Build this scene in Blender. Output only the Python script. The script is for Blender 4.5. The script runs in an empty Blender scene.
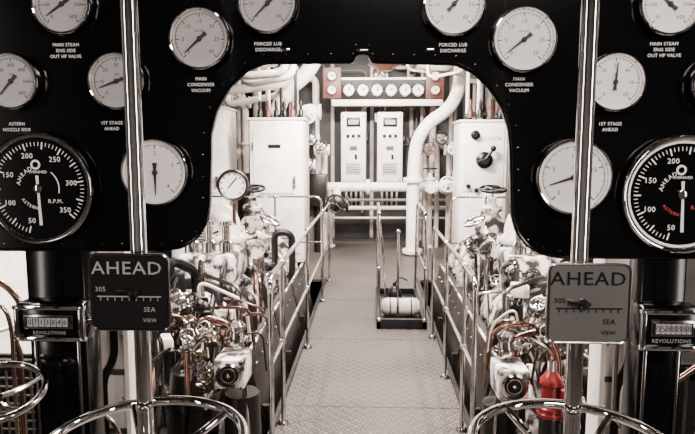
import bpy, bmesh, math, random
from mathutils import Vector, Matrix, Euler
random.seed(7)
F=600.0
CAM=Vector((0,0,1.6)); ROT=Euler((math.radians(90-6.4),0,math.radians(2.3)),'XYZ')
RM=ROT.to_matrix()
def P(px,py,Y):
    """photo measurement -> real position on the plane at distance Y"""
    d=RM@Vector((px-347.5,217-py,-F)); return CAM+d*(Y/d.y)
def S(px,Y): return px*Y/F
# ------------------------------------------------------------ materials
def mat(name,col,rough=0.5,metal=0.0,noise=0.0,nscale=6,bump=0.0,bscale=60,coat=0.0,dark=None,spec=0.5,p0=.32,p1=.55):
    m=bpy.data.materials.new(name); m.use_nodes=True; nt=m.node_tree; b=nt.nodes['Principled BSDF']
    b.inputs['Base Color'].default_value=(*col,1); b.inputs['Roughness'].default_value=rough
    b.inputs['Metallic'].default_value=metal; b.inputs['Coat Weight'].default_value=coat
    b.inputs['Specular IOR Level'].default_value=spec
    tc=nt.nodes.new('ShaderNodeTexCoord')
    if noise>0:
        n=nt.nodes.new('ShaderNodeTexNoise'); n.inputs['Scale'].default_value=nscale; n.inputs['Detail'].default_value=6
        nt.links.new(tc.outputs['Object'],n.inputs['Vector'])
        r=nt.nodes.new('ShaderNodeValToRGB'); d=dark or tuple(c*(1-noise) for c in col)
        r.color_ramp.elements[0].position=p0; r.color_ramp.elements[0].color=(*d,1)
        r.color_ramp.elements[1].position=p1; r.color_ramp.elements[1].color=(*col,1)
        nt.links.new(n.outputs['Fac'],r.inputs['Fac']); nt.links.new(r.outputs['Color'],b.inputs['Base Color'])
    if bump>0:
        n=nt.nodes.new('ShaderNodeTexNoise'); n.inputs['Scale'].default_value=bscale
        nt.links.new(tc.outputs['Object'],n.inputs['Vector'])
        bp=nt.nodes.new('ShaderNodeBump'); bp.inputs['Strength'].default_value=bump; bp.inputs['Distance'].default_value=.01
        nt.links.new(n.outputs['Fac'],bp.inputs['Height']); nt.links.new(bp.outputs['Normal'],b.inputs['Normal'])
    return m
WHITE=mat('white_paint',(.86,.795,.745),.3,noise=.2,nscale=5,bump=.08)
MWHITE=mat('grimy_white_paint',(.80,.73,.69),.28,noise=.8,nscale=11,bump=.15,dark=(.03,.025,.022),p0=.44,p1=.56)
CREAM=mat('cream_paint',(.50,.44,.40),.45,noise=.5,nscale=4,bump=.1)
GREYP=mat('grey_paint',(.07,.062,.056),.5,noise=.3)
BLACK=mat('black_enamel',(.0018,.0018,.002),.14,bump=.02,bscale=14,spec=.25)
BLK2=mat('black_satin',(.004,.0038,.0038),.35,spec=.3)
GRIME=mat('grimy_iron',(.010,.008,.007),.34,metal=.2,noise=.6,nscale=9,bump=.3,spec=.4)
CHROME=mat('chrome',(.93,.91,.90),.04,metal=1)
STEEL=mat('polished_steel',(.72,.68,.655),.12,metal=1,noise=.5,nscale=14)
DCHROME=mat('dark_chrome',(.30,.29,.29),.16,metal=1,bump=.05,bscale=20)
COPPER=mat('copper',(.34,.20,.16),.2,metal=1,noise=.5,nscale=12)
BRASS=mat('brass',(.38,.31,.25),.2,metal=1)
RED=mat('red_paint',(.17,.006,.008),.3,noise=.5)
REDBR=mat('red_brown_paint',(.09,.027,.02),.42)
FACE=mat('dial_white',(.76,.71,.69),.4)
FACEG=mat('dial_shade_grey',(.33,.31,.305),.35)  # left gauges: shade put into dial colour; counters and starters: plain grey
INK=mat('dial_ink',(.006,.006,.006),.5)
WINK=mat('white_ink',(.80,.77,.75),.5)
DWINK=mat('faded_ink',(.24,.23,.225),.5)
REDINK=mat('red_ink',(.5,.04,.04),.5)
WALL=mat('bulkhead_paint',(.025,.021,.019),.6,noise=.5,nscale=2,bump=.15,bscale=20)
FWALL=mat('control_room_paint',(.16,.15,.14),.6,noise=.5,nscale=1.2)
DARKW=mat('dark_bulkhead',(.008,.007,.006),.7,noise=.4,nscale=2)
PLATE2=mat('plate_grey_chrome',(.42,.40,.39),.2,metal=.85,bump=.2,bscale=8)
PLATE1=mat('plate_black_chrome',(.012,.0115,.0115),.14,metal=.3,bump=.12,bscale=8)
def treadplate():
    m=bpy.data.materials.new('tread_plate'); m.use_nodes=True; nt=m.node_tree; N=nt.nodes; L=nt.links
    b=N['Principled BSDF']; b.inputs['Metallic'].default_value=.1; b.inputs['Roughness'].default_value=.5; b.inputs['Specular IOR Level'].default_value=.35
    tc=N.new('ShaderNodeTexCoord')
    def mth(op,a,c=None):
        n=N.new('ShaderNodeMath'); n.operation=op
        for i,v in enumerate((a,c)):
            if v is None: continue
            if isinstance(v,(int,float)): n.inputs[i].default_value=v
            else: L.new(v,n.inputs[i])
        return n.outputs[0]
    sp=N.new('ShaderNodeSeparateXYZ'); L.new(tc.outputs['Object'],sp.inputs[0])
    k=2*math.pi/0.085
    u=mth('MULTIPLY',mth('ADD',sp.outputs[0],sp.outputs[1]),k); v=mth('MULTIPLY',mth('SUBTRACT',sp.outputs[0],sp.outputs[1]),k)
    su=mth('SINE',u); sv=mth('SINE',v)
    a1=mth('MULTIPLY',mth('POWER',mth('ABSOLUTE',su),5.0),mth('GREATER_THAN',sv,0.1))
    a2=mth('MULTIPLY',mth('POWER',mth('ABSOLUTE',sv),5.0),mth('LESS_THAN',su,-.1))
    h=mth('MAXIMUM',a1,a2)
    bp=N.new('ShaderNodeBump'); bp.inputs['Distance'].default_value=.012; bp.inputs['Strength'].default_value=1
    L.new(h,bp.inputs['Height']); L.new(bp.outputs['Normal'],b.inputs['Normal'])
    n=N.new('ShaderNodeTexNoise'); n.inputs['Scale'].default_value=1.6; n.inputs['Detail'].default_value=8
    L.new(tc.outputs['Object'],n.inputs['Vector'])
    r=N.new('ShaderNodeValToRGB'); r.color_ramp.elements[0].position=.35; r.color_ramp.elements[0].color=(.022,.018,.016,1)
    r.color_ramp.elements[1].position=.65; r.color_ramp.elements[1].color=(.060,.050,.045,1)
    L.new(n.outputs['Fac'],r.inputs['Fac'])
    mx=N.new('ShaderNodeMix'); mx.data_type='RGBA'; L.new(mth('MULTIPLY',h,.8),mx.inputs[0])
    L.new(r.outputs['Color'],mx.inputs[6]); mx.inputs[7].default_value=(.20,.172,.157,1)
    L.new(mx.outputs[2],b.inputs['Base Color'])
    return m
TREAD=treadplate()
# ------------------------------------------------------------ builder
def frame(ax):
    a=Vector(ax).normalized()
    if abs(a.y)>.9: u=Vector((1,0,0)); u=(u-a*u.dot(a)).normalized()
    else:
        u=Vector((0,1,0)); u=(u-a*u.dot(a)).normalized()
    return a,u,a.cross(u)
_txt={}
def textdata(s):
    if s in _txt: return _txt[s]
    cu=bpy.data.curves.new('t','FONT'); cu.body=s; cu.align_x='CENTER'; cu.align_y='CENTER'; cu.size=1; cu.extrude=.03; cu.resolution_u=2; cu.space_character=1.08
    ob=bpy.data.objects.new('t',cu); bpy.context.scene.collection.objects.link(ob)
    dg=bpy.context.evaluated_depsgraph_get(); dg.update(); me=bpy.data.meshes.new_from_object(ob.evaluated_get(dg))
    d=([v.co.copy() for v in me.vertices],[tuple(p.vertices) for p in me.polygons])
    bpy.data.objects.remove(ob); bpy.data.curves.remove(cu); bpy.data.meshes.remove(me)
    _txt[s]=d; return d
class B:
    def __init__(s,name): s.n=name; s.v=[]; s.f=[]; s.mi=[]; s.m=[]
    def add(s,vs,fs,m):
        if m not in s.m: s.m.append(m)
        i=s.m.index(m); o=len(s.v); s.v+= [Vector(v) for v in vs]
        for f in fs: s.f.append([o+k for k in f]); s.mi.append(i)
    def box(s,c,sz,m,rot=None,bev=.0):
        c=Vector(c); h=Vector(sz)/2
        if bev>0:
            bm=bmesh.new(); bmesh.ops.create_cube(bm,size=1)
            for v in bm.verts: v.co=Vector((v.co.x*sz[0],v.co.y*sz[1],v.co.z*sz[2]))
            bmesh.ops.bevel(bm,geom=list(bm.edges),offset=bev,segments=2,affect='EDGES',profile=.5)
            bm.verts.index_update(); vs=[v.co.copy() for v in bm.verts]; fs=[[v.index for v in f.verts] for f in bm.faces]; bm.free()
        else:
            vs=[Vector((x*h.x,y*h.y,z*h.z)) for x in(-1,1) for y in(-1,1) for z in(-1,1)]
            fs=[(0,1,3,2),(4,6,7,5),(0,4,5,1),(2,3,7,6),(0,2,6,4),(1,5,7,3)]
        if rot: R=Euler(rot).to_matrix(); vs=[R@v for v in vs]
        s.add([v+c for v in vs],fs,m)
    def bx(s,x0,x1,y0,y1,z0,z1,m,bev=0): s.box(((x0+x1)/2,(y0+y1)/2,(z0+z1)/2),(abs(x1-x0),abs(y1-y0),abs(z1-z0)),m,bev=bev)
    def lathe(s,c,ax,prof,m,n=24):
        a,u,w=frame(ax); c=Vector(c); vs=[];fs=[]
        for r,h in prof:
            for i in range(n):
                t=2*math.pi*i/n; vs.append(c+a*h+(u*math.cos(t)+w*math.sin(t))*r)
        for j in range(len(prof)-1):
            for i in range(n): fs.append((j*n+i,j*n+(i+1)%n,(j+1)*n+(i+1)%n,(j+1)*n+i))
        if prof[0][0]>1e-5: fs.append(tuple(range(n)))
        if prof[-1][0]>1e-5: fs.append(tuple((len(prof)-1)*n+i for i in range(n)))
        s.add(vs,fs,m)
    def cyl(s,p0,p1,r,m,n=16,r2=None):
        p0=Vector(p0);p1=Vector(p1); L=(p1-p0).length
        s.lathe(p0,p1-p0,[(r,0),(r if r2 is None else r2,L)],m,n)
    def ball(s,c,r,m,n=14,sc=1.0,ax=(0,0,1)):
        s.lathe(c,ax,[(max(1e-6,r*math.sin(math.pi*i/8)),-r*sc*math.cos(math.pi*i/8)) for i in range(9)],m,n)
    def torus(s,c,ax,R,r,m,n=40,k=8):
        a,u,w=frame(ax); c=Vector(c); vs=[];fs=[]
        for i in range(n):
            t=2*math.pi*i/n; d=u*math.cos(t)+w*math.sin(t)
            for j in range(k):
                q=2*math.pi*j/k; vs.append(c+d*(R+r*math.cos(q))+a*r*math.sin(q))
        for i in range(n):
            for j in range(k): fs.append((i*k+j,((i+1)%n)*k+j,((i+1)%n)*k+(j+1)%k,i*k+(j+1)%k))
        s.add(vs,fs,m)
    def tube(s,pts,r,m,n=10,fil=.06,seg=5,closed=False):
        pts=[Vector(p) for p in pts]; out=[pts[0]]
        for i in range(1,len(pts)-1):
            a,b,c=pts[i-1],pts[i],pts[i+1]; d1=(a-b);d2=(c-b); f=min(fil,d1.length*.49,d2.length*.49)
            if f<1e-4: continue
            s0=b+d1.normalized()*f; s1=b+d2.normalized()*f
            for k in range(seg+1):
                t=k/seg; out.append(s0*(1-t)**2+b*2*t*(1-t)+s1*t*t)
        out.append(pts[-1]); vs=[];fs=[]
        t0=(out[1]-out[0]).normalized(); _,u,_=frame(t0)
        for i,p in enumerate(out):
            t=(out[min(i+1,len(out)-1)]-out[max(i-1,0)])
            t=t.normalized() if t.length>1e-7 else t0
            u=(u-t*u.dot(t)); u=u.normalized() if u.length>1e-6 else frame(t)[1]; w=t.cross(u)
            for j in range(n):
                q=2*math.pi*j/n; vs.append(p+(u*math.cos(q)+w*math.sin(q))*r)
        for i in range(len(out)-1):
            for j in range(n): fs.append((i*n+j,i*n+(j+1)%n,(i+1)*n+(j+1)%n,(i+1)*n+j))
        fs.append(tuple(range(n))); fs.append(tuple((len(out)-1)*n+i for i in range(n)))
        s.add(vs,fs,m)
    def prism(s,poly,y0,y1,m):
        n=len(poly); vs=[(x,y0,z) for x,z in poly]+[(x,y1,z) for x,z in poly]
        fs=[tuple(range(n)),tuple(range(2*n-1,n-1,-1))]+[(i,(i+1)%n,n+(i+1)%n,n+i) for i in range(n)]
        s.add(vs,fs,m)
    def text(s,t,c,size,m,rot=0,d=(1,1)):
        vs,fs=textdata(t); c=Vector(c); cr,sr=math.cos(rot),math.sin(rot)
        s.add([c+Vector(((v.x*cr-v.y*sr)*size*d[0],-v.z*size*.6,(v.x*sr+v.y*cr)*size*d[1])) for v in vs],fs,m)
    def flange(s,c,ax,R,t,m,nb=8,bm=None):
        a,u,w=frame(ax); c=Vector(c)
        s.lathe(c-a*t/2,ax,[(R*.96,0),(R,t*.15),(R,t*.85),(R*.96,t)],m,24)
        for i in range(nb):
            q=2*math.pi*i/nb; p=c+(u*math.cos(q)+w*math.sin(q))*R*.82
            s.cyl(p-a*(t/2+R*.06),p+a*(t/2+R*.06),R*.085,bm or STEEL,6)
    def wheel(s,c,ax,R,r,m,sp=5,hub=.16,drop=0):
        a,u,w=frame(ax); c=Vector(c); s.torus(c,ax,R,r,m,48,10)
        h=c-a*drop
        for i in range(sp):
            q=2*math.pi*i/sp+.5; d=u*math.cos(q)+w*math.sin(q)
            s.tube([h+d*R*hub*.5,h+d*R*.55,c+d*R],r*.75,m,8,fil=R*.2)
        s.lathe(h-a*R*.1,ax,[(R*hub,0),(R*hub*1.15,R*.05),(R*hub*1.15,R*.15),(R*hub*.8,R*.2)],m,20)
    def valve(s,c,ax,k,m=None,wm=None):
        m=m or WHITE; wm=wm or BLK2; a,u,w=frame(ax); c=Vector(c)
        s.ball(c,k*.5,m); s.flange(c+u*k*.6,u,k*.48,k*.16,m,6); s.flange(c-u*k*.6,u,k*.48,k*.16,m,6)
        s.cyl(c-u*k*.6,c+u*k*.6,k*.28,m)
        s.lathe(c,a,[(k*.34,0),(k*.3,k*.55),(k*.42,k*.58),(k*.42,k*.72),(k*.2,k*.78),(k*.16,k*1.1)],m,16)
        s.cyl(c+a*k*.7,c+a*k*1.6,k*.06,STEEL,8); s.wheel(c+a*k*1.45,a,k*.5,k*.06,wm,5)
    def done(s,bevel=False):
        me=bpy.data.meshes.new(s.n)
        lo=Vector((min(v.x for v in s.v),min(v.y for v in s.v),min(v.z for v in s.v))); hi=Vector((max(v.x for v in s.v),max(v.y for v in s.v),max(v.z for v in s.v)))
        o=Vector(((lo.x+hi.x)/2,(lo.y+hi.y)/2,lo.z))
        me.from_pydata([v-o for v in s.v],[],s.f)
        for m in s.m: me.materials.append(m)
        me.polygons.foreach_set('material_index',s.mi); me.polygons.foreach_set('use_smooth',[True]*len(s.f))
        bm=bmesh.new(); bm.from_mesh(me); bmesh.ops.recalc_face_normals(bm,faces=bm.faces); bm.to_mesh(me); bm.free()
        me.set_sharp_from_angle(angle=math.radians(38))
        ob=bpy.data.objects.new(s.n,me); ob.location=o; bpy.context.scene.collection.objects.link(ob); return ob
# ------------------------------------------------------------ room
XL,XR,YB,YF,ZC,ZB=-3.2,3.2,10.9,-2.5,3.35,-.7
b=B('floor')
b.bx(XL,XR,YF,2.0,-.03,0,TREAD); b.bx(-.55,.56,2.0,7.3,-.03,0,TREAD); b.bx(-2.7,2.7,7.3,YB,-.03,0,TREAD)
for x in(-.56,.57): b.bx(x-.012,x+.012,2.0,7.3,-.14,.03,BLK2)
for y in(3.6,4.95,6.3): b.bx(-.55,.56,y-.004,y+.004,0,.0015,BLK2)
b.done()
b=B('floor_bilge'); b.bx(XL,XR,YF,YB,ZB-.05,ZB,GRIME); b.done()
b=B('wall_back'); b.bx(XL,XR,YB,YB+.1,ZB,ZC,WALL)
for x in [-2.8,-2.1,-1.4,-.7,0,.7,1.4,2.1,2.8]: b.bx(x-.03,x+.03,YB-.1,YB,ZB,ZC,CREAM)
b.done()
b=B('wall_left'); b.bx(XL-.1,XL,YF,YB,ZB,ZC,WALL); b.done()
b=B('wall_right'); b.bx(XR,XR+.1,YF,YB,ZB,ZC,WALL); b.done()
b=B('wall_front'); b.bx(XL,XR,YF-.1,YF,ZB,ZC,FWALL)
for x in (-2.4,-1.2,0.5,1.6,2.7): b.bx(x-.12,x+.12,YF,YF+.15,0,ZC,BLK2)  # unseen dark strips, added to streak reflections in the chrome rods
b.done()
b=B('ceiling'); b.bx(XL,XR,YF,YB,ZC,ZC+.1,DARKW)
for y in [3,4.5,6,7.5,9]: b.bx(XL,XR,y-.04,y+.04,ZC-.16,ZC,CREAM)
b.done()
# ------------------------------------------------------------ gauge board
PY=1.5
def pxz(l,Y): return [(P(x,y,Y).x,P(x,y,Y).z) for x,y in l]
arch=[(560,257),(543,254),(528,246),(517,232),(512,214),(511,150),(509,128),(502,107),(490,88),(475,73),(456,64),(372,62),(369,53),(356,53),(353,62),(264,63),(245,71),(229,87),(216,110),(210,135),(209,200),(206,222),(197,238),(182,247),(162,250)]
out=[(-150,-110),(860,-110),(860,258)]+arch+[(-150,249)]
b=B('gauge_board'); b.prism(pxz(out,PY),PY,PY+.03,BLACK)
edge=[P(x,y,PY) for x,y in [(860,258)]+arch+[(-150,249)]]
b.tube([p+Vector((0,-.001,0)) for p in edge],.0045,BLACK,8,fil=.012,seg=3)
b.tube([p+Vector((0,-.004,0)) for p in edge],.0014,STEEL,6,fil=.012,seg=3)
for i in range(1,len(edge)-1):
    a,c=edge[i],edge[i+1]; L=(c-a).length; k=max(1,int(L/.05))
    for j in range(k):
        p=a.lerp(c,j/k); q=Vector((p.x,PY,p.z+.02 if p.z>1.45 else p.z+.016))
        if abs(p.x+.03)>.3 and p.z>1.45: q=Vector((p.x+(-.016 if p.x<0 else .016),PY,p.z+.006))
        b.ball(q,.0022,DCHROME,8,.6,(0,-1,0))
def lab(px,py,lines,sz=4.6):
    for i,l in enumerate(lines):
        b.text(l,P(px,py+i*5.8,PY)+Vector((0,-.0008,0)),S(sz,PY),WINK,d=(.95,1))
lab(66,45,['MAIN STEAM','ENG SIDE','OUT HP VALVE']); lab(201,79,['MAIN','CONDENSER','VACUUM']); lab(268,44,['FORCED LUB','DISCHARGE'])
lab(453,45,['FORCED LUB','DISCHARGE']); lab(519,79,['MAIN','CONDENSER','VACUUM']); lab(664,44,['MAIN STEAM','ENG SIDE','OUT HP VALVE'])
lab(17,124,['ASTERN','NOZZLE BOX']); lab(112,123,['1ST STAGE','AHEAD']); lab(610,124,['1ST STAGE','AHEAD'])
for px in(286,430): b.box(P(px,50,PY)+Vector((0,-.002,0)),(.02,.006,.007),CHROME,bev=.001)
b.box(P(362,51,PY)+Vector((0,-.003,0)),(.03,.012,.008),DCHROME,bev=.002)
for a,c,yy in((27,84,247),(642,686,256)):
    x0=P(a,300,PY).x;x1=P(c,300,PY).x; z=P(300,yy,PY).z
    b.bx(x0,x1,PY+.001,PY+.09,0,z+.03,BLACK,.006)
    for t in (.12,.88): b.bx(x0+(x1-x0)*t-.004,x0+(x1-x0)*t+.004,PY-.006,PY,.02,z-.16,DCHROME,.001)
b.done()
# ------------------------------------------------------------ gauges
def gauge(name,px,py,rp,nums,ang,style='w',Y=PY,unit='LBS'):
    b=B(name); c=P(px,py,Y); r=S(rp,Y); ax=(0,-1,0)
    rim=DCHROME if style=='bd' else CHROME
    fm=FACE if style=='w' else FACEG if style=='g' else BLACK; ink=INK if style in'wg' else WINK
    fw=.86 if style in 'wg' else .88
    b.lathe(c,ax,[(r*.9,0),(r*.9,.012),(r*.97,.013),(r*.995,.017),(r,.022),(r*.985,.028),(r*.955,.031),(r*.925,.030),(r*.9,.026),(r*fw,.018)],rim,56)
    if style=='b': b.lathe(c,ax,[(r*fw*1.02,.0180),(r*fw*1.02,.0205),(r*fw*.97,.0205),(r*fw*.97,.018)],WINK,48)
    b.lathe(c,ax,[(r*fw*1.01,.0175),(r*fw*1.01,.0195),(1e-5,.0195)],fm,48)
    f=c+Vector((0,-.0197,0)); R=r*fw*(.97 if style=='b' else 1)
    def pt(a,rr,dy=0): return f+Vector((math.cos(a)*rr,dy,math.sin(a)*rr))
    a0,a1=math.radians(228),math.radians(-48); n=len(nums)
    if style in('b','bd'): a0,a1=math.radians(255),math.radians(-40)
    sub=5 if style in 'wg' else 10
    for i in range((n-1)*sub+1):
        a=a0+(a1-a0)*i/((n-1)*sub); big=i%5==0; l=R*(.14 if big else .08); w=R*((.035 if big else .016) if style in'wg' else (.026 if big else .012))
        b.box(pt(a,R*.93-l/2),(l,.0006,w),ink,rot=(0,-a,0))
    if style in 'wg':
        for i in range(40):
            a=a0+(a1-a0)*(i+.5)/40; b.box(pt(a,R*.93),(R*.018,.0006,R*.115),ink,rot=(0,-a,0))
    for i,t in enumerate(nums):
        a=a0+(a1-a0)*i/(n-1); b.text(str(t),pt(a,R*(.64 if style in 'wg' else .68)),R*(.2 if style in 'wg' else .15),ink)
    a=math.radians(ang); nm=INK if style in 'wg' else WINK
    d=Vector((math.cos(a),0,math.sin(a))); q=Vector((-d.z,0,d.x))
    def fl(l,w0,w1,base=0):
        p=f+Vector((0,-.004,0)); w0*=R;w1*=R
        v=[p+d*R*base-q*w0,p+d*R*base+q*w0,p+d*R*l+q*w1,p+d*R*l-q*w1]
        v=v+[x+Vector((0,.0012,0)) for x in v]
        b.add(v,[(0,1,2,3),(7,6,5,4),(0,4,5,1),(1,5,6,2),(2,6,7,3),(3,7,4,0)],nm)
    if style in 'wg': fl(.78,.05,.012); fl(-.32,.035,.08)
    else: fl(.74,.022,.03); fl(-.26,.02,.03)
    b.lathe(f,ax,[(R*.09,0),(R*.09,.006),(R*.05,.008),(1e-5,.008)],nm if style in'wg' else STEEL,16)
    if style in 'wg': b.text(unit,pt(math.radians(90),R*.28),R*.12,ink)
    else:
        lp=pt(math.radians(95),R*.48); b.lathe(lp,ax,[(R*.10,0),(R*.10,.0006)],WINK,20); b.lathe(lp+Vector((0,-.0007,0)),ax,[(R*.06,0),(R*.06,.0004)],BLACK,16)
        b.text('EVERSHED',pt(math.radians(90),R*.33),R*.075,WINK)
        for i,ch in enumerate('AHEAD'):
            t=math.radians(165-i*13); 
            b.text(ch,pt(t,R*.42),R*.12,WINK,rot=t-math.pi/2)
        for i,ch in enumerate('ASTERN'):
            t=math.radians(215+i*9); b.text(ch,pt(t,R*.40),R*.09,REDINK if style=='b' else WINK,rot=t+math.pi/2)
        b.tube([pt(math.radians(50-i*9),R*.42) for i in range(8)],R*.012,WINK,6,fil=.002)
        b.text('R.P.M.',pt(math.radians(-38),R*.42),R*.11,REDINK if style=='b' else WINK)
    b.done()
p6=[0,100,200,300,400,500,600]; v6=[0,5,10,15,20,25,30]; l6=[0,10,20,30,40,50,60]
gauge('pressure_gauge',66,6,29,p6,215,'g'); gauge('vacuum_gauge',202,40,30,v6,222,'g',unit='IN HG'); gauge('pressure_gauge',269,5,29,l6,225,'g')
gauge('pressure_gauge',453,6,30,l6,48,'w'); gauge('vacuum_gauge',522,41,31,v6,218,'w',unit='IN HG'); gauge('pressure_gauge',666,6,29,p6,140,'w')
gauge('pressure_gauge',16,82,28,p6,228,'g'); gauge('pressure_gauge',120,82,28,l6,200,'g'); gauge('pressure_gauge',612,83,28,l6,85,'w'); gauge('pressure_gauge',716,85,28,l6,85,'w')
gauge('pressure_gauge',158,172,34,[0,1,2,3,4],270,'w'); gauge('pressure_gauge',571,177,37,[0,5,10,15,20],198,'w')
gauge('shaft_tachometer',43,188,57,['50','100','150','200','250','300','350'],272,'bd')
gauge('shaft_tachometer',678,194,58,['50','100','150','200','250','300','350'],272,'b')
# ------------------------------------------------------------ revolution counters
def counter(px0,px1,py0,py1,txt):
    b=B('revolution_counter'); a=P(px0,py1,PY-.06); c=P(px1,py0,PY-.06); cx=(a.x+c.x)/2; cz=(a.z+c.z)/2; w=c.x-a.x;h=c.z-a.z
    b.box((cx,PY-.03,cz),(w,.06,h),BLACK,bev=.006)
    y=PY-.061
    b.box((cx,y,cz+h*.40),(w*1.06,.012,h*.10),CHROME,bev=.002); b.box((cx,y,cz-h*.40),(w*1.06,.012,h*.10),CHROME,bev=.002)
    for s in(-1,1): b.box((cx+s*w*.47,y,cz),(w*.08,.012,h*.8),DCHROME,bev=.002)
    b.box((cx,y-.004,cz+h*.05),(w*.72,.006,h*.36),DCHROME,bev=.001); b.box((cx,y-.008,cz+h*.05),(w*.66,.003,h*.26),BLK2)
    for i,ch in enumerate(txt):
        x=cx+(i-(len(txt)-1)/2)*w*.6/len(txt); b.box((x,y-.0095,cz+h*.05),(w*.6/len(txt)*.82,.002,h*.22),FACEG); b.text(ch,(x,y-.0107,cz+h*.05),h*.2,INK)
    b.text('REVOLUTIONS',(cx,y-.003,cz-h*.24),h*.12,DWINK)
    for sx in(-1,1):
        b.ball((cx+sx*w*.46,y-.007,cz+h*.4),.004,STEEL,8); b.ball((cx+sx*w*.46,y-.007,cz-h*.4),.004,STEEL,8)
    b.cyl((cx+w*.5,PY-.03,cz),(cx+w*.5+.02,PY-.03,cz),.008,CHROME,12)
    b.done()
counter(17,83,304,342,'0713846'); counter(640,703,308,352,'0588888')
# ------------------------------------------------------------ manoeuvring handwheels
def column(px,plate,lbl,k,wc):
    RY=1.12; x=P(px,217,RY).x; pm=k
    b=B('manoeuvring_valve_handwheel')
    wz=P(wc[0],wc[1],RY).z; wx=x
    b.cyl((x,RY,0.05),(x,RY,2.5),.0155,CHROME,32)
    b.lathe((x,RY,0),(0,0,1),[(.12,0),(.12,.03),(.06,.06),(.045,.12),(.035,.6),(.03,wz-.16),(.04,wz-.13),(.02,wz-.10)],BLK2,24)
    b.wheel((x,RY,wz),(0,0,1),wc[2],.0105,CHROME,5,.15,.035)
    b.box((x,RY+.0,2.25),(.06,.05,.04),BLK2,bev=.005); b.bx(x-.012,x+.012,RY,PY,2.24,2.26,BLK2)
    b.done()
    b=B('ahead_indicator_plate'); y=RY-.028
    a=P(plate[0],plate[3],y); c=P(plate[2],plate[1],y); w=c.x-a.x; h=c.z-a.z; cx=(a.x+c.x)/2; cz=(a.z+c.z)/2
    def rr(w,h,r): 
        o=[]
        for sx,sz,s0 in((1,1,0),(-1,1,90),(-1,-1,180),(1,-1,270)):
            for i in range(6):
                t=math.radians(s0+i*18); o.append((cx+sx*(w/2-r)+r*math.cos(t),cz+sz*(h/2-r)+r*math.sin(t)))
        return o
    b.prism(rr(w,h,.014),y,y+.008,pm); b.prism(rr(w*.94,h*.94,.012),y-.002,y,pm)
    p=rr(w*.98,h*.98,.013); b.tube([(q[0],y,q[1]) for q in p+[p[0]]],.0022,DCHROME,6,fil=.001,seg=1)
    im=lbl
    b.text('AHEAD',(cx-w*.02,y-.003,cz+h*.31),h*.235,im,d=(1.12,1))
    b.text('SEA',(cx+w*.25,y-.003,cz-h*.22),h*.09,im); b.text('VIEW',(cx+w*.25,y-.003,cz-h*.36),h*.07,im)
    b.box((cx,y-.003,cz-h*.05),(w*.8,.003,h*.014),im); 
    for i in range(9): b.box((cx-w*.36+i*w*.09,y-.003,cz-h*.085),(w*.006,.003,h*.04),im)
    b.lathe((x,y,cz),(0,-1,0),[(.010,0),(.010,.008),(.006,.013),(1e-5,.014)],BLK2,16)
    b.box((x-.008,y-.008,cz+.003),(.042,.006,.007),BLK2,rot=(0,.1,0),bev=.002)
    b.text('305',(cx-w*.36,y-.003,cz+h*.04),h*.09,im)
    for sz in(-1,1): b.lathe((x,RY,cz+sz*h*.35-.008),(0,0,1),[(.019,0),(.02,.004),(.02,.012),(.019,.016)],BLK2,20); b.bx(x-.008,x+.008,y+.006,RY-.012,cz+sz*h*.35-.006,cz+sz*h*.35+.006,BLK2)
    b.done()
column(137.5,(92,254,168,330),DWINK,PLATE1,(150,440,.191))
column(581,(546,264,632,343),BLK2,PLATE2,(565,444,.187))
b=B('nozzle_valve_handwheel'); c=P(-8,392,1.35); b.wheel(c,(.1,-.25,1),.115,.009,STEEL,5,.16,.02); b.cyl(c,Vector((c.x,c.y,.03)),.014,STEEL); b.lathe((c.x,c.y,0),(0,0,1),[(.07,0),(.07,.02),(.03,.05),(.025,.5)],BLK2); b.done()
# ------------------------------------------------------------ handrails
def rail(name,path,posts,z=.96,mids=(.5,),r=.0135,m=STEEL,ends=True):
    b=B(name); pts=[Vector((x,y,z)) for x,y in path]
    if ends: pts=[Vector((path[0][0],path[0][1],0))]+pts+[Vector((path[-1][0],path[-1][1],0))]
    b.tube(pts,r,m,12,fil=.09)
    for mz in mids: b.tube([Vector((x,y,mz)) for x,y in path],r*.8,m,10,fil=.02)
    for x,y in posts:
        b.cyl((x,y,0),(x,y,z),r,m,12); b.ball((x,y,z),r*1.7,m,12)
        for mz in mids: b.ball((x,y,mz),r*1.6,m,12)
        b.lathe((x,y,0),(0,0,1),[(r*2.6,0),(r*2.6,.01),(r*1.5,.03)],m,14)
    for x,y in (path[0],path[-1]): b.lathe((x,y,0),(0,0,1),[(r*2.6,0),(r*2.6,.01),(r*1.5,.03)],m,14)
    b.done()
rail('handrail',[(-.51,2.95),(-.51,7.2)],[(-.51,3.35),(-.51,4.7),(-.51,6.2)])
rail('handrail',[(.52,2.95),(.52,5.0)],[(.52,3.3),(.52,4.1)])
rail('handrail',[(-2.3,7.4),(-.62,7.4)],[(-1.75,7.4),(-1.2,7.4)],z=1.02,mids=(.45,))
rail('handrail',[(.98,7.4),(2.3,7.4)],[(1.4,7.4),(1.85,7.4)],z=1.02,mids=(.45,))
b=B('hatch_guard_rail'); X0,X1,Y0,Y1=.05,.50,5.25,6.5
for x0,x1,y0,y1 in((X0,X1,Y0,Y0+.04),(X0,X1,Y1-.04,Y1),(X0,X0+.04,Y0,Y1),(X1-.04,X1,Y0,Y1)): b.bx(x0,x1,y0,y1,0,.09,BLK2,.004)
b.bx(X0+.04,X1-.04,Y0+.04,Y1-.04,0,.03,BLK2)
r=.013
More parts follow.
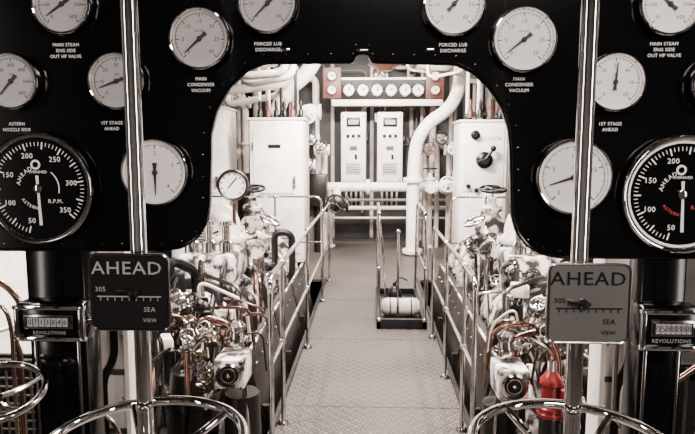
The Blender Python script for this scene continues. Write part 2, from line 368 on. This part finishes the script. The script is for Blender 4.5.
for x in(X0+.02,X1-.02):
    b.tube([(x,Y0+.02,.0),(x,Y0+.02,1.05),(x,Y1-.2,1.05),(x,Y1-.02,.05)],r,STEEL,12,fil=.12)
    b.tube([(x,Y0+.02,.55),(x,Y1-.12,.55)],r*.8,STEEL,10)
    b.tube([(x,Y0+.02,.98),(x+.05,Y0+.35,.55),(x+.08,Y0+.6,.06)],r*.8,STEEL,10,fil=.1)
    b.ball((x,Y0+.02,.55),r*1.7,STEEL); b.lathe((x,Y0+.02,.07),(0,0,1),[(.03,0),(.03,.01),(.016,.03)],STEEL,14)
b.tube([(X0+.2,Y0+.25,.03),(X0+.2,Y0+.25,.85)],r*.8,STEEL); b.ball((X0+.2,Y0+.25,.85),.02,STEEL)
b.done()
b=B('canvas_roll'); c=Vector((.28,5.6,.115)); b.lathe(c+Vector((-.18,0,0)),(1,0,0),[(.05,0),(.075,.02),(.085,.06),(.08,.18),(.085,.30),(.075,.34),(.05,.36)],CREAM,24)
for x in(-.1,.1): b.torus(c+Vector((x,0,0)),(1,0,0),.084,.006,BLK2,24,6)
b.done()
b=B('oil_can'); c=Vector((.24,6.05,.03)); b.lathe(c,(0,0,1),[(.07,0),(.07,.12),(.05,.16),(.02,.18),(.015,.22)],BLK2,20); b.tube([c+Vector((0,0,.2)),c+Vector((.05,0,.28)),c+Vector((.13,0,.24))],.008,BLK2,8); b.tube([c+Vector((-.06,0,.04)),c+Vector((-.11,0,.1)),c+Vector((-.03,0,.14))],.006,BLK2,8); b.done()
# ------------------------------------------------------------ cabinets
def cabinet(name,x0,x1,y0,y1,z1,kind):
    b=B(name); b.bx(x0,x1,y0,y1,.08,z1,WHITE,.015); b.bx(x0+.03,x1-.03,y0+.03,y1-.03,0,.08,BLK2)
    w=x1-x0; b.bx(x0-.015,x1+.015,y0-.015,y1+.015,z1,z1+.03,WHITE,.006)
    if kind=='L':
        b.bx(x0+.05,x1-.05,y0-.012,y0,.2,z1-.12,WHITE,.006)
        b.bx(x0+.12,x1-.12,y0-.016,y0-.01,1.0,1.03,CREAM); b.bx(x1-.13,x1-.10,y0-.05,y0-.012,1.1,1.25,STEEL,.005)
        for z in(.4,1.6): b.cyl((x0+.05,y0-.02,z),(x0+.05,y0-.02,z+.1),.012,STEEL,10)
        for i in range(5): b.bx(x0+.2,x1-.2,y0-.018,y0-.012,.32+i*.04,.34+i*.04,GREYP)
        b.bx(x0+.25,x1-.3,y0-.015,y0-.012,1.62,1.67,BLK2)
    else:
        b.bx(x0+.04,x1-.04,y0-.012,y0,1.05,z1-.06,WHITE,.005); b.bx(x0+.04,x1-.04,y0-.012,y0,.15,1.0,WHITE,.005)
        k=P(475,135,y0); b.lathe((k.x,y0-.012,k.z),(0,-1,0),[(.06,0),(.06,.03),(.03,.04),(.03,.07)],BLK2,20)
        k=P(484,160,y0); b.lathe((k.x,y0-.012,k.z),(0,-1,0),[(.11,0),(.11,.02),(.06,.05),(.05,.1)],BLK2,24); b.tube([(k.x-.1,y0-.09,k.z-.02),(k.x,y0-.1,k.z),(k.x+.09,y0-.1,k.z+.13)],.02,BLK2,10); b.ball((k.x+.1,y0-.1,k.z+.15),.04,BLK2)
        for px,py in((468,186),(476,190),(497,187)): k=P(px,py,y0); b.lathe((k.x,y0-.012,k.z),(0,-1,0),[(.03,0),(.03,.03),(.02,.04)],BLK2,14)
        k=P(488,148,y0); b.text('CLUTCH',(k.x+.05,y0-.014,k.z+.12),.06,INK)
    for z in (.14,z1-.05):
        for i in range(5): b.ball((x0+.03+i*(w-.06)/4,y0-.002,z),.01,STEEL,8)
    b.done()
c0=P(249,120,8.0);c1=P(303,120,8.0); cabinet('switchgear_cabinet',c0.x,c1.x,8.0,8.75,c0.z,'L')
c0=P(461,122,8.0);c1=P(508,120,8.0); cabinet('switchgear_cabinet',c0.x,c1.x,8.0,8.7,c0.z,'R')
cabinet('switchgear_cabinet',-2.75,-1.98,8.1,8.8,2.15,'L')
cabinet('switchgear_cabinet',1.95,2.6,8.1,8.8,2.25,'L')
def conduit(x,y,z0,z1,r,m,coll=True):
    b.cyl((x,y,z0),(x,y,z1),r,m,12)
    if coll: b.lathe((x,y,z0),(0,0,1),[(r*1.8,0),(r*1.8,.04),(r*1.2,.06)],GRIME,12)
b=B('cable_conduits')
for x in(-1.55,-1.42,-1.25,-1.05): conduit(x,8.35,2.03,ZC,.022,WHITE if x<-1.3 else BLK2)
for x in(1.3,1.45,1.7): conduit(x,8.35,2.03,ZC,.025,WHITE if x<1.6 else REDBR)
for i in range(6): b.lathe((-1.5+.11*i,8.1,2.02),(0,0,1),[(.035,0),(.035,.1),(.02,.12),(.025,.2),(.01,.24)],(GRIME,REDBR,BLK2)[i%3],12)
for i in range(4): b.lathe((1.3+.13*i,8.1,2.02),(0,0,1),[(.035,0),(.035,.1),(.02,.12),(.025,.2),(.01,.24)],(REDBR,GRIME)[i%2],12)
b.done()
# ------------------------------------------------------------ starter boxes
YS=10.0
def starter(px0,px1):
    b=B('motor_starter_box'); a=P(px0,184,YS);c=P(px1,112,YS); w=c.x-a.x;h=c.z-a.z;cx=(a.x+c.x)/2;cz=(a.z+c.z)/2
    b.box((cx,YS+.15,cz),(w,.3,h),WHITE,bev=.02); b.box((cx,YS-.008,cz),(w*.88,.016,h*.93),WHITE,bev=.006)
    b.box((cx,YS-.018,cz+h*.36),(w*.55,.012,h*.13),BLK2,bev=.004); b.box((cx,YS-.026,cz+h*.36),(w*.4,.006,h*.06),FACEG)
    for dx in(-.22,0,.22): b.lathe((cx+dx*w,YS-.016,cz+h*.17),(0,-1,0),[(.03,0),(.03,.02),(.018,.03),(.018,.05)],BLK2,14)
    b.box((cx,YS-.018,cz+h*.0),(w*.3,.01,h*.06),REDBR); b.box((cx+w*.1,YS-.02,cz-h*.12),(w*.1,.03,h*.07),BLK2)
    b.box((cx,YS-.018,cz-h*.28),(w*.6,.006,h*.18),CREAM,bev=.002)
    for i in range(4): b.box((cx,YS-.022,cz-h*.33+i*h*.035),(w*.5,.004,.012),GREYP)
    b.box((cx+w*.56,YS+.08,cz+h*.1),(.05,.08,.12),BLK2,bev=.01); b.tube([(cx+w*.56,YS+.04,cz+h*.1),(cx+w*.62,YS-.05,cz+h*.15),(cx+w*.62,YS-.08,cz+h*.24)],.012,BLK2)
    for dx in(-.3,-.1,.1,.3): b.tube([(cx+dx*w,YS+.1,cz-h/2),(cx+dx*w,YS+.1,cz-h/2-.18),(cx+dx*w*.9,YS+.2,cz-h/2-.45)],.018,(GREYP,CREAM)[int(dx*10)%2],8)
    for dx in(-.38,.38): b.bx(cx+dx*w-.02,cx+dx*w+.02,YS+.3,YB-.1,cz-.03,cz+.03,CREAM)
    for sx in(-1,1):
        for sz in(-1,1): b.ball((cx+sx*w*.4,YS-.018,cz+sz*h*.44),.015,STEEL,8)
    b.done()
starter(341,366); starter(377,403)
b=B('feed_pressure_gauge_rack'); a=P(335,107,YS);c=P(440,79,YS)
b.bx(a.x,c.x,YS+.02,YS+.06,P(0,101,YS).z,c.z,GRIME,.01); b.bx(a.x-.05,c.x+.05,YS-.05,YS+.1,P(0,107,YS).z,P(0,101,YS).z,WHITE,.01)
b.bx(a.x-.02,c.x+.02,YS+.0,YS+.06,c.z-.01,c.z+.03,WHITE,.01)
def sg(px,py,rp,Y):
    c=P(px,py,Y); r=S(rp,Y); b.lathe(c,(0,-1,0),[(r,0),(r,.05),(r*.9,.07),(r*.8,.06),(r*.8,.045)],STEEL,24); b.lathe(c+Vector((0,-.046,0)),(0,-1,0),[(r*.8,0),(r*.8,.004)],FACE,24)
    b.box(c+Vector((r*.2,-.054,r*.1)),(r*.7,.004,r*.1),INK,rot=(0,random.uniform(0,3),0)); b.lathe(c+Vector((0,-.05,0)),(0,-1,0),[(r*.13,0),(r*.13,.01)],INK,10)
    for i in range(9):
        t=math.radians(225-i*34); b.box(c+Vector((math.cos(t)*r*.66,-.0515,math.sin(t)*r*.66)),(r*.15,.003,r*.06),INK,rot=(0,-t,0))
for px in(349,363,377,391,405,418): sg(px,90,6.6,YS+.02)
for px in(332,435):
    c=P(px,83,YS); b.box((c.x,YS+.02,c.z),(S(18,YS),.06,S(30,YS)),REDBR,bev=.01); sg(px,76,5,YS-.01); sg(px,90,5,YS-.01)
for px in(345,365,385,405,425): c=P(px,104,YS); b.tube([(c.x,YS+.08,c.z+.1),(c.x,YS+.12,c.z-.02),(c.x+.03,YS+.3,c.z-.3)],.012,COPPER,8)
for px in (338,432): x=P(px,90,YS).x; b.bx(x-.02,x+.02,YS+.1,YB-.1,P(0,95,YS).z-.02,P(0,95,YS).z+.02,CREAM)
b.done()
b=B('bulkhead_lamp'); c=P(385,62,9.0); b.lathe((c.x,9.0,c.z-.14),(0,0,1),[(1e-5,0),(.09,.01),(.14,.06),(.24,.09),(.26,.11),(.1,.14),(.06,.18),(.05,ZC-c.z+.13)],REDBR,28); b.done()
# ------------------------------------------------------------ big pipes
def pp(l,Y): return [P(x,y,Y) for x,y in l]
b=B('steam_pipe'); pts=pp([(462,20),(459,103),(417,130),(413,180)],9.1); pts.append(Vector((pts[-1].x,9.1,0)))
b.tube(pts,.095,WHITE,20,fil=.45,seg=9)
for p in (pts[3],Vector((pts[-1].x,9.1,.06))): b.flange(p,(0,0,1),.15,.07,WHITE,8)
b.done()
b=B('steam_pipe'); pts=pp([(330,20),(310,72),(284,92),(276,118)],8.8); pts[-1].z=max(pts[-1].z,2.1); b.tube(pts,.11,WHITE,20,fil=.25,seg=8); b.flange(pts[2],pts[2]-pts[1],.17,.07,WHITE); b.tube([pts[-1],pts[-1]+Vector((.1,.6,-.2)),pts[-1]+Vector((.1,1.9,-.2))],.11,WHITE,20); b.done()
b=B('feed_water_pipework')
b.tube([P(315,187,9.7),P(455,187,9.7)],.075,WHITE,16)
for px in(322,368,412,446): b.flange(P(px,187,9.7),(1,0,0),.125,.06,WHITE)
for px in(330,430): p=P(px,187,9.7); b.tube([p,(p.x,9.7,0)],.04,CREAM,12); b.flange((p.x,9.7,.04),(0,0,1),.08,.04,WHITE,6)
for py,r in ((200,.022),(208,.035),(218,.02)): b.tube([P(322,py,9.95),P(455,py,9.95)],r,(CREAM,GREYP)[py%3==0],12)
b.valve(P(445,187,9.3),(0,-1,.2),.22,WHITE,WHITE); b.valve(P(337,204,9.1),(0,-1,.1),.26,GRIME,BLK2); b.cyl(P(337,204,9.1),P(337,187,9.7),.06,WHITE)
b.valve(P(430,187,9.5),(0,0,1),.2,WHITE,BLK2)
b.done()
b=B('bulkhead_pipework')
for i in range(36):
    x=random.uniform(-2.9,2.9); r=random.choice([.02,.03,.045,.06]); y=10.72-r-random.random()*.25
    z0=random.choice([0,0,.5,1.2]); z1=random.uniform(1.6,3.3); dx=random.uniform(-.9,.9)
    m=random.choice([WHITE,WHITE,CREAM,GREYP,GREYP,GREYP]); b.tube([(x,y,z0),(x,y,z1),(x+dx,y,z1),(x+dx,y,ZC)],r,m,10,fil=.12)
    if i%2==0: b.flange((x,y,z0+.5),(0,0,1),r*1.8,.04,m,6)
for i in range(10): b.valve((random.uniform(-2.6,2.6),10.35,random.uniform(1.2,3.0)),(0,-1,random.uniform(-.2,.3)),random.uniform(.13,.22),random.choice([WHITE,CREAM]),random.choice([BLK2,REDBR,WHITE]))
b.done()
b=B('overhead_pipework')
for i in range(22):
    z=random.uniform(2.45,3.0); y=random.uniform(6.6,10); r=random.choice([.02,.03,.05,.06]); m=random.choice([WHITE,WHITE,CREAM,GREYP,GRIME])
    sd=-1 if i%2 else 1; x=sd*random.uniform(.55,1.3); b.tube([(x,y,ZC),(x,y,z),(x+sd*random.uniform(.4,1.2),y+random.uniform(-.3,.3),z-random.uniform(-.1,.2)),(x+sd*random.uniform(.7,1.5),y+.5,ZC)],r,m,10,fil=.12)
for i in range(9):
    x=random.uniform(-2.6,2.6); z=random.uniform(2.85,3.2); r=random.choice([.03,.05,.08]); b.tube([(x,3,z),(x,10.8,z)],r,random.choice([WHITE,CREAM,GREYP]),12)
    b.flange((x,random.uniform(6,9),z),(0,1,0),r*1.7,.05,WHITE,8)
b.done()
b=B('valve_manifold')
for i,(px,py) in enumerate([(310,112),(312,140),(308,165),(322,150)]):
    p=P(px,py,9.0+.15*(i%2)); b.valve(p,(0,-1,.15*(i-1)),.24 if i==0 else .17,WHITE,WHITE if i==0 else BLK2)
    b.tube([p,p+Vector((0,.4,0)),(p.x,p.y+.4,0)],.05,WHITE if i%2 else GREYP,12); 
b.box(P(318,190,9.3),(.3,.3,.5),GRIME,bev=.03); p=P(318,190,9.3); b.cyl((p.x,9.3,0),(p.x,9.3,p.z),.06,GRIME)
b.done()
b=B('valve_manifold')
for i,(px,py) in enumerate([(428,150),(440,140),(452,150),(455,175)]):
    p=P(px,py,9.6-.1*i); b.valve(p,(0,-1,.1),.18,CREAM,(REDBR,BLK2,WHITE,BLK2)[i]); b.tube([p,p+Vector((0,.35,0)),(p.x,p.y+.35,0)],.04,CREAM,10)
b.done()
# ------------------------------------------------------------ machinery both sides
def turbine(s):
    X=s*1.27
    b=B('auxiliary_turbine'); b.bx(s*.76,s*2.2,3.3,6.9,ZB,-.12,GRIME,.02)
    for y in(4.1,5.0,6.2): b.bx(X-.35,X+.35,y-.08,y+.08,-.12,.05,GRIME)
    r=.38; z=.26
    b.lathe((X,4.0,z),(0,1,0),[(.12,-.22),(.15,-.2),(.15,-.08),(.28,-.05),(r*.9,.05),(r,.12),(r,.9),(r*.8,1.0)],MWHITE,32)
    b.lathe((X,4.0,z),(0,1,0),[(r*.8,1.0),(r*.8,1.6),(r*1.05,1.7),(r*1.05,2.6)],MWHITE,32)
    for y,R in((4.12,.44),(4.9,.44),(5.7,.46),(6.5,.46)): b.flange((X,y,z),(0,1,0),R,.06,MWHITE if y>5 else GRIME,18)
    b.flange((X,3.82,z),(0,1,0),.2,.04,STEEL,8)
    for sx in(-1,1):
        b.bx(X+sx*(r-.04),X+sx*(r+.08),4.1,6.6,z-.04,z+.04,GRIME,.008)
        for i in range(16): b.cyl((X+sx*(r+.03),4.2+i*.15,z-.06),(X+sx*(r+.03),4.2+i*.15,z+.07),.016,STEEL,6)
    b.box((X-s*.05,4.55,z+.46),(.42,.5,.22),MWHITE,bev=.03); 
    for i in range(3):
        q=Vector((X-s*.05+(i-1)*.13,4.42,z+.57)); b.lathe(q,(0,0,1),[(.055,0),(.055,.08),(.03,.1),(.03,.2),(.045,.21),(.045,.24)],STEEL,14)
    b.tube([(X,5.3,z+.3),(X,5.3,z+.8),(X+s*.5,5.5,z+.8),(X+s*.5,5.5,-.5)],.1,WHITE,18,fil=.2,seg=7); b.flange((X,5.3,z+.55),(0,0,1),.16,.06,WHITE)
    b.valve((X-s*.1,5.9,z+.62),(0,-.2,1),.24,MWHITE,BLK2); b.cyl((X-s*.1,5.9,z+.2),(X-s*.1,5.9,z+.62),.08,WHITE)
    b.valve((X-s*.33,4.9,z+.55),(-s*.5,-.2,1),.17,MWHITE,STEEL); b.cyl((X-s*.33,4.9,z+.2),(X-s*.33,4.9,z+.55),.05,STEEL)
    for i in range(34):
        x0=X-s*random.uniform(-.3,.42); y0=random.uniform(3.5,6.2); z0=z+random.uniform(.0,.35); dx=-s*random.uniform(-.2,.2)
        b.tube([(x0,y0,z0),(x0,y0,z0+random.uniform(.15,.35)),(x0+dx,y0+random.uniform(-.4,.4),z0+random.uniform(.15,.38)),(x0+dx,y0-random.uniform(0,.5),-.1)],random.choice([.009,.013,.022,.035]),random.choice([COPPER,GRIME,STEEL,GRIME,BLK2,WHITE]),8,fil=.08)
    for i in range(16):
        p=Vector((X-s*random.uniform(-.2,.42),random.uniform(3.6,5.8),z+random.uniform(.2,.55))); b.valve(p,(random.uniform(-.6,.6),-1,random.uniform(-.2,1)),random.uniform(.06,.11),random.choice([GRIME,STEEL,MWHITE,GRIME]),random.choice([STEEL,GRIME,BLK2]))
    for i in range(9):
        p=(X-s*random.uniform(-.1,.42),random.uniform(3.4,4.0),z+random.uniform(-.15,.45)); b.box(p,(random.uniform(.08,.16),.12,random.uniform(.08,.2)),random.choice([GRIME,WHITE,GRIME,MWHITE]),bev=.01); b.cyl(p,(p[0],p[1],-.12),.03,GRIME)
    b.done()
    b=B('machinery_guard_plate')
    for i in range(3):
        y0=3.35+i*.95; b.box((s*.665,y0+.45,.17),(.02,.9,.50),GRIME,rot=(0,s*.22,0),bev=.003)
        b.cyl((s*.72,y0,.415),(s*.72,y0+.9,.415),.010,MWHITE,10)
        for j in range(5): b.ball((s*.68,y0+.08+j*.18,.34),.008,STEEL,8)
        b.bx(s*.60,s*.64,y0+.02,y0+.05,ZB,.1,GRIME)
    b.done()
    b=B('lubricating_oil_pump')
    b.bx(s*.66,s*1.3,2.5,3.28,ZB,-.1,GRIME,.02)
    c=P(229 if s<0 else 514,375 if s<0 else 386,2.72)
    b.lathe((c.x,3.0,-.1),(0,0,1),[(.16,0),(.16,.03),(.10,.06),(.09,c.z-.1)],GRIME,24)
    b.box((c.x,2.82,c.z),(.145,.2,.145),MWHITE,bev=.012)
    yf=2.72
    b.lathe((c.x,yf,c.z),(0,-1,0),[(.063,0),(.063,.014),(.052,.02),(.048,.006),(1e-5,.004)],STEEL,28); b.lathe((c.x,yf-.004,c.z),(0,-1,0),[(.046,0),(.046,.003)],GRIME,24)
    b.torus((c.x,yf-.012,c.z),(0,-1,0),.034,.004,STEEL,28,6); b.ball((c.x,yf-.012,c.z),.010,STEEL)
    for sx in(-1,1):
        for sz in(-1,1): b.cyl((c.x+sx*.06,yf+.005,c.z+sz*.06),(c.x+sx*.06,yf-.015,c.z+sz*.06),.009,STEEL,6)
    b.lathe((c.x,2.9,c.z+.07),(0,0,1),[(.04,0),(.04,.03),(.065,.035),(.065,.05),(.04,.055),(.035,.09),(.045,.10),(.045,.12),(.02,.14)],STEEL,20)
    q=Vector((c.x+s*.30,3.1,-.1)); b.lathe(q,(0,0,1),[(.14,0),(.14,.35),(.16,.36),(.16,.40),(.12,.41),(.11,.52),(.05,.58),(.05,.66),(.07,.67),(.07,.70),(.02,.72)],MWHITE if s>0 else GRIME,28)
    for i in range(8):
        t=i*math.pi/4; b.cyl(q+Vector((math.cos(t)*.145,math.sin(t)*.145,.34)),q+Vector((math.cos(t)*.145,math.sin(t)*.145,.43)),.012,STEEL,6)
    for i in range(14):
        x0=c.x+s*random.uniform(-.12,.3); z0=c.z+random.uniform(-.2,.1); y0=random.uniform(2.95,3.2)
        b.tube([(x0,y0+.1,z0-.1),(x0,y0,z0+.15),(x0+s*random.uniform(.05,.25),y0-.08,z0+random.uniform(.15,.3)),(x0+s*random.uniform(.1,.3),y0,z0+random.uniform(-.05,.15)),(x0+s*random.uniform(.2,.35),y0+.1,z0-.3)],random.choice([.006,.009,.013]),random.choice([COPPER,GRIME,STEEL,BRASS,WHITE]),8,fil=.07)
    for i in range(9):
        p=Vector((c.x+s*random.uniform(.1,.35),random.uniform(2.8,3.1),c.z+random.uniform(-.1,.3))); b.valve(p,(random.uniform(-.5,.5),-1,random.uniform(0,1)),random.uniform(.05,.075),random.choice([BRASS,STEEL,GRIME]),random.choice([STEEL,GRIME,BLK2]))
    a=P(186 if s<0 else 560,330 if s<0 else 345,2.85)
    b.tube([(a.x,2.85,a.z-.35),(a.x,2.85,a.z-.05),(a.x-s*.08,2.85,a.z+.08),(c.x+s*.02,2.88,a.z+.02),(c.x,2.95,c.z+.1)],.014,COPPER,10,fil=.09)
    b.tube([(s*.62,2.9,.1),(s*.66,2.95,.5),(s*.72,3.2,.85),(s*.95,3.3,.9)],.012,STEEL,8); b.tube([(s*.95,2.9,.15),(s*.9,2.9,.62),(s*.70,3.0,.72)],.014,STEEL,8)
    b.done()
turbine(-1); turbine(1)
b=B('machine_pressure_gauge'); c=P(233,185,5.2); r=S(16,5.2)
b.lathe(c,(.15,-1,0),[(r*.9,-.04),(r,0),(r,.03),(r*.92,.05),(r*.82,.04),(r*.82,.02)],GRIME,32); b.lathe(c,(.15,-1,0),[(r*.83,.02),(r*.83,.024)],FACE,32)
b.box(c+Vector((.0,-.03,.02)),(.01,.006,r*.9),INK,rot=(0,.7,0))
for i in range(10):
    t=math.radians(225-i*30); b.box(c+Vector((math.cos(t)*r*.68,-.029+math.cos(t)*r*.1,math.sin(t)*r*.68)),(r*.14,.004,r*.05),INK,rot=(0,-t,0))
b.tube([c+Vector((0,.02,-r)),c+Vector((0,.02,-.35)),c+Vector((.0,.3,-.45))],.016,COPPER,8); b.cyl(c+Vector((0,.3,-.40)),(c.x,c.y+.3,-.12),.03,WHITE)
b.done()
b=B('red_bilge_pump'); c=P(551,392,2.7)
b.lathe((c.x,2.7,c.z-.1),(0,0,1),[(.055,0),(.055,.03),(.042,.04),(.042,.13),(.052,.14),(.052,.16),(.03,.19),(.015,.21)],RED,24); b.cyl((c.x,2.7,c.z+.1),(c.x,2.7,c.z+.15),.02,STEEL)
b.box((c.x+.05,2.66,c.z),(.05,.05,.07),RED,bev=.01); b.cyl((c.x,2.7,ZB),(c.x,2.7,c.z-.1),.05,GRIME); b.flange((c.x,2.7,c.z-.1),(0,0,1),.065,.02,RED,8); b.done()
for px,w in((110,44),(618,38)):
    b=B('support_stanchion'); x=P(px,340,2.3).x; w=S(w,2.3); zt=P(0,236,2.3).z
    b.bx(x-w/2,x+w/2,2.3,2.32,ZB,zt,WHITE,.004)
    for sx in(-1,1): b.bx(x+sx*w/2-.01,x+sx*w/2+.01,2.25,2.37,ZB,zt,WHITE,.003)
    for z in(.1,.35,.6,.85): b.ball((x-w*.3,2.298,z),.010,STEEL,8); b.ball((x+w*.3,2.298,z),.010,STEEL,8); b.bx(x-w/2,x+w/2,2.29,2.30,z+.1,z+.12,GREYP)
    b.tube([(x-w*.1,2.26,0),(x-w*.1,2.26,.7),(x+w*.2,2.26,.78),(x+w*.2,2.26,1.1)],.016,BLK2,8); b.tube([(x+w*.3,2.24,0),(x+w*.3,2.24,.5),(x-w*.2,2.24,.58),(x-w*.2,2.24,1.1)],.010,STEEL,8); b.done()
for s in(-1,1):
    b=B('lubricating_oil_tank'); X=s*2.65; b.lathe((X,3.7,ZB),(0,0,1),[(.42,0),(.42,1.75),(.38,1.83),(.2,1.9),(.08,1.92)],WHITE,40)
    for z in(-.2,.5,1.0): b.torus((X,3.7,z),(0,0,1),.42,.012,WHITE,40,6)
    b.flange((X,3.7,1.22),(0,0,1),.12,.05,WHITE,8); b.tube([(X,3.7,1.2),(X,3.7,ZC)],.05,WHITE,14)
    b.done()
for s,xa,xb in((-1,-1.5,-1.05),(1,1.02,1.5)):
    b=B('mesh_guard_screen'); Y=1.9
    b.bx(xa,xb,Y,Y+.02,0,.04,BLK2); b.bx(xa,xb,Y,Y+.02,.86,.9,BLK2,.004); b.bx(xa,xa+.03,Y,Y+.02,0,.9,BLK2); b.bx(xb-.03,xb,Y,Y+.02,0,.9,BLK2)
    for i in range(16): b.cyl((xa+(xb-xa)*(i+.5)/16,Y+.01,.04),(xa+(xb-xa)*(i+.5)/16,Y+.01,.86),.004,GREYP,6)
    for i in range(28): b.cyl((xa,Y+.012,.05+i*.03),(xb,Y+.012,.05+i*.03),.004,GREYP,6)
    b.bx(xa,xb,Y+.1,Y+.12,0,.88,BLK2)
    b.done()
b=B('copper_drain_pipe'); b.tube([P(-30,270,1.8),P(8,285,1.8),P(26,312,1.8),P(14,340,1.8),P(20,352,1.8),(P(20,380,1.8).x,1.8,0)],.010,COPPER,10,fil=.05); b.tube([P(-30,300,1.78),P(5,305,1.78),P(12,330,1.78),(P(12,380,1.78).x,1.78,0)],.007,BRASS,10,fil=.05); b.done()
b=B('copper_drain_pipe'); b.tube([P(720,350,1.8),P(690,372,1.8),P(655,395,1.8),(P(650,420,1.8).x,1.8,0)],.010,COPPER,10,fil=.05); b.done()
# ------------------------------------------------------------ lights
def area(n,loc,rot,sx,sy,e,col=(1,.905,.84)):
    l=bpy.data.lights.new(n,'AREA'); l.shape='RECTANGLE'; l.size=sx;l.size_y=sy;l.energy=e;l.color=col
    o=bpy.data.objects.new(n,l); o.location=loc;o.rotation_euler=rot; bpy.context.scene.collection.objects.link(o)
def spot(n,loc,e,ang=130,rot=(0,0,0),r=.12,col=(1,.905,.84)):
    l=bpy.data.lights.new(n,'SPOT'); l.energy=e; l.spot_size=math.radians(ang); l.spot_blend=.6; l.shadow_soft_size=r; l.color=col
    o=bpy.data.objects.new(n,l); o.location=loc;o.rotation_euler=rot; bpy.context.scene.collection.objects.link(o)
area('ceiling_light_mid',(0,4.0,3.15),(0,0,0),1.2,.4,300); area('ceiling_light_far',(0,6.6,3.15),(math.radians(30),0,0),1.6,.3,900)
area('ceiling_light_back',(0,9.2,3.2),(math.radians(20),0,0),3.0,.3,170)
spot('machinery_contrast_spot_port',(-.9,3.2,3.0),1000,110,(0,math.radians(8),0),.05); spot('machinery_contrast_spot_starboard',(.9,3.2,3.0),1000,110,(0,math.radians(-8),0),.05)  # added spots, no fixtures: hard shadows and contrast on the machinery
area('side_lamp_port',(-2.2,2.6,3.0),(0,0,0),.4,.4,150); area('side_lamp_starboard',(2.2,2.6,3.0),(0,0,0),.4,.4,150)
area('gauge_board_fill',(.5,-.9,3.0),(math.radians(32),0,0),1.4,.35,100)  # added fill behind the camera for gauges and chrome highlights
area('rod_highlight_strip_starboard',(2.6,-.4,1.7),(math.radians(90),0,math.radians(70)),.25,1.9,42)  # unseen strip light added to draw highlight stripes on the rods
area('rod_highlight_strip_port',(-2.6,-.6,1.7),(math.radians(90),0,math.radians(-70)),.2,1.9,26)  # matching added strip for stripes from the other side
w=bpy.data.worlds.new('w'); bpy.context.scene.world=w; w.use_nodes=True; w.node_tree.nodes['Background'].inputs[0].default_value=(.02,.02,.02,1)
cd=bpy.data.cameras.new('camera'); cd.lens=F/695*36; cd.sensor_width=36; cd.clip_start=.05; co=bpy.data.objects.new('camera',cd); co.location=CAM; co.rotation_euler=ROT
bpy.context.scene.collection.objects.link(co); bpy.context.scene.camera=co
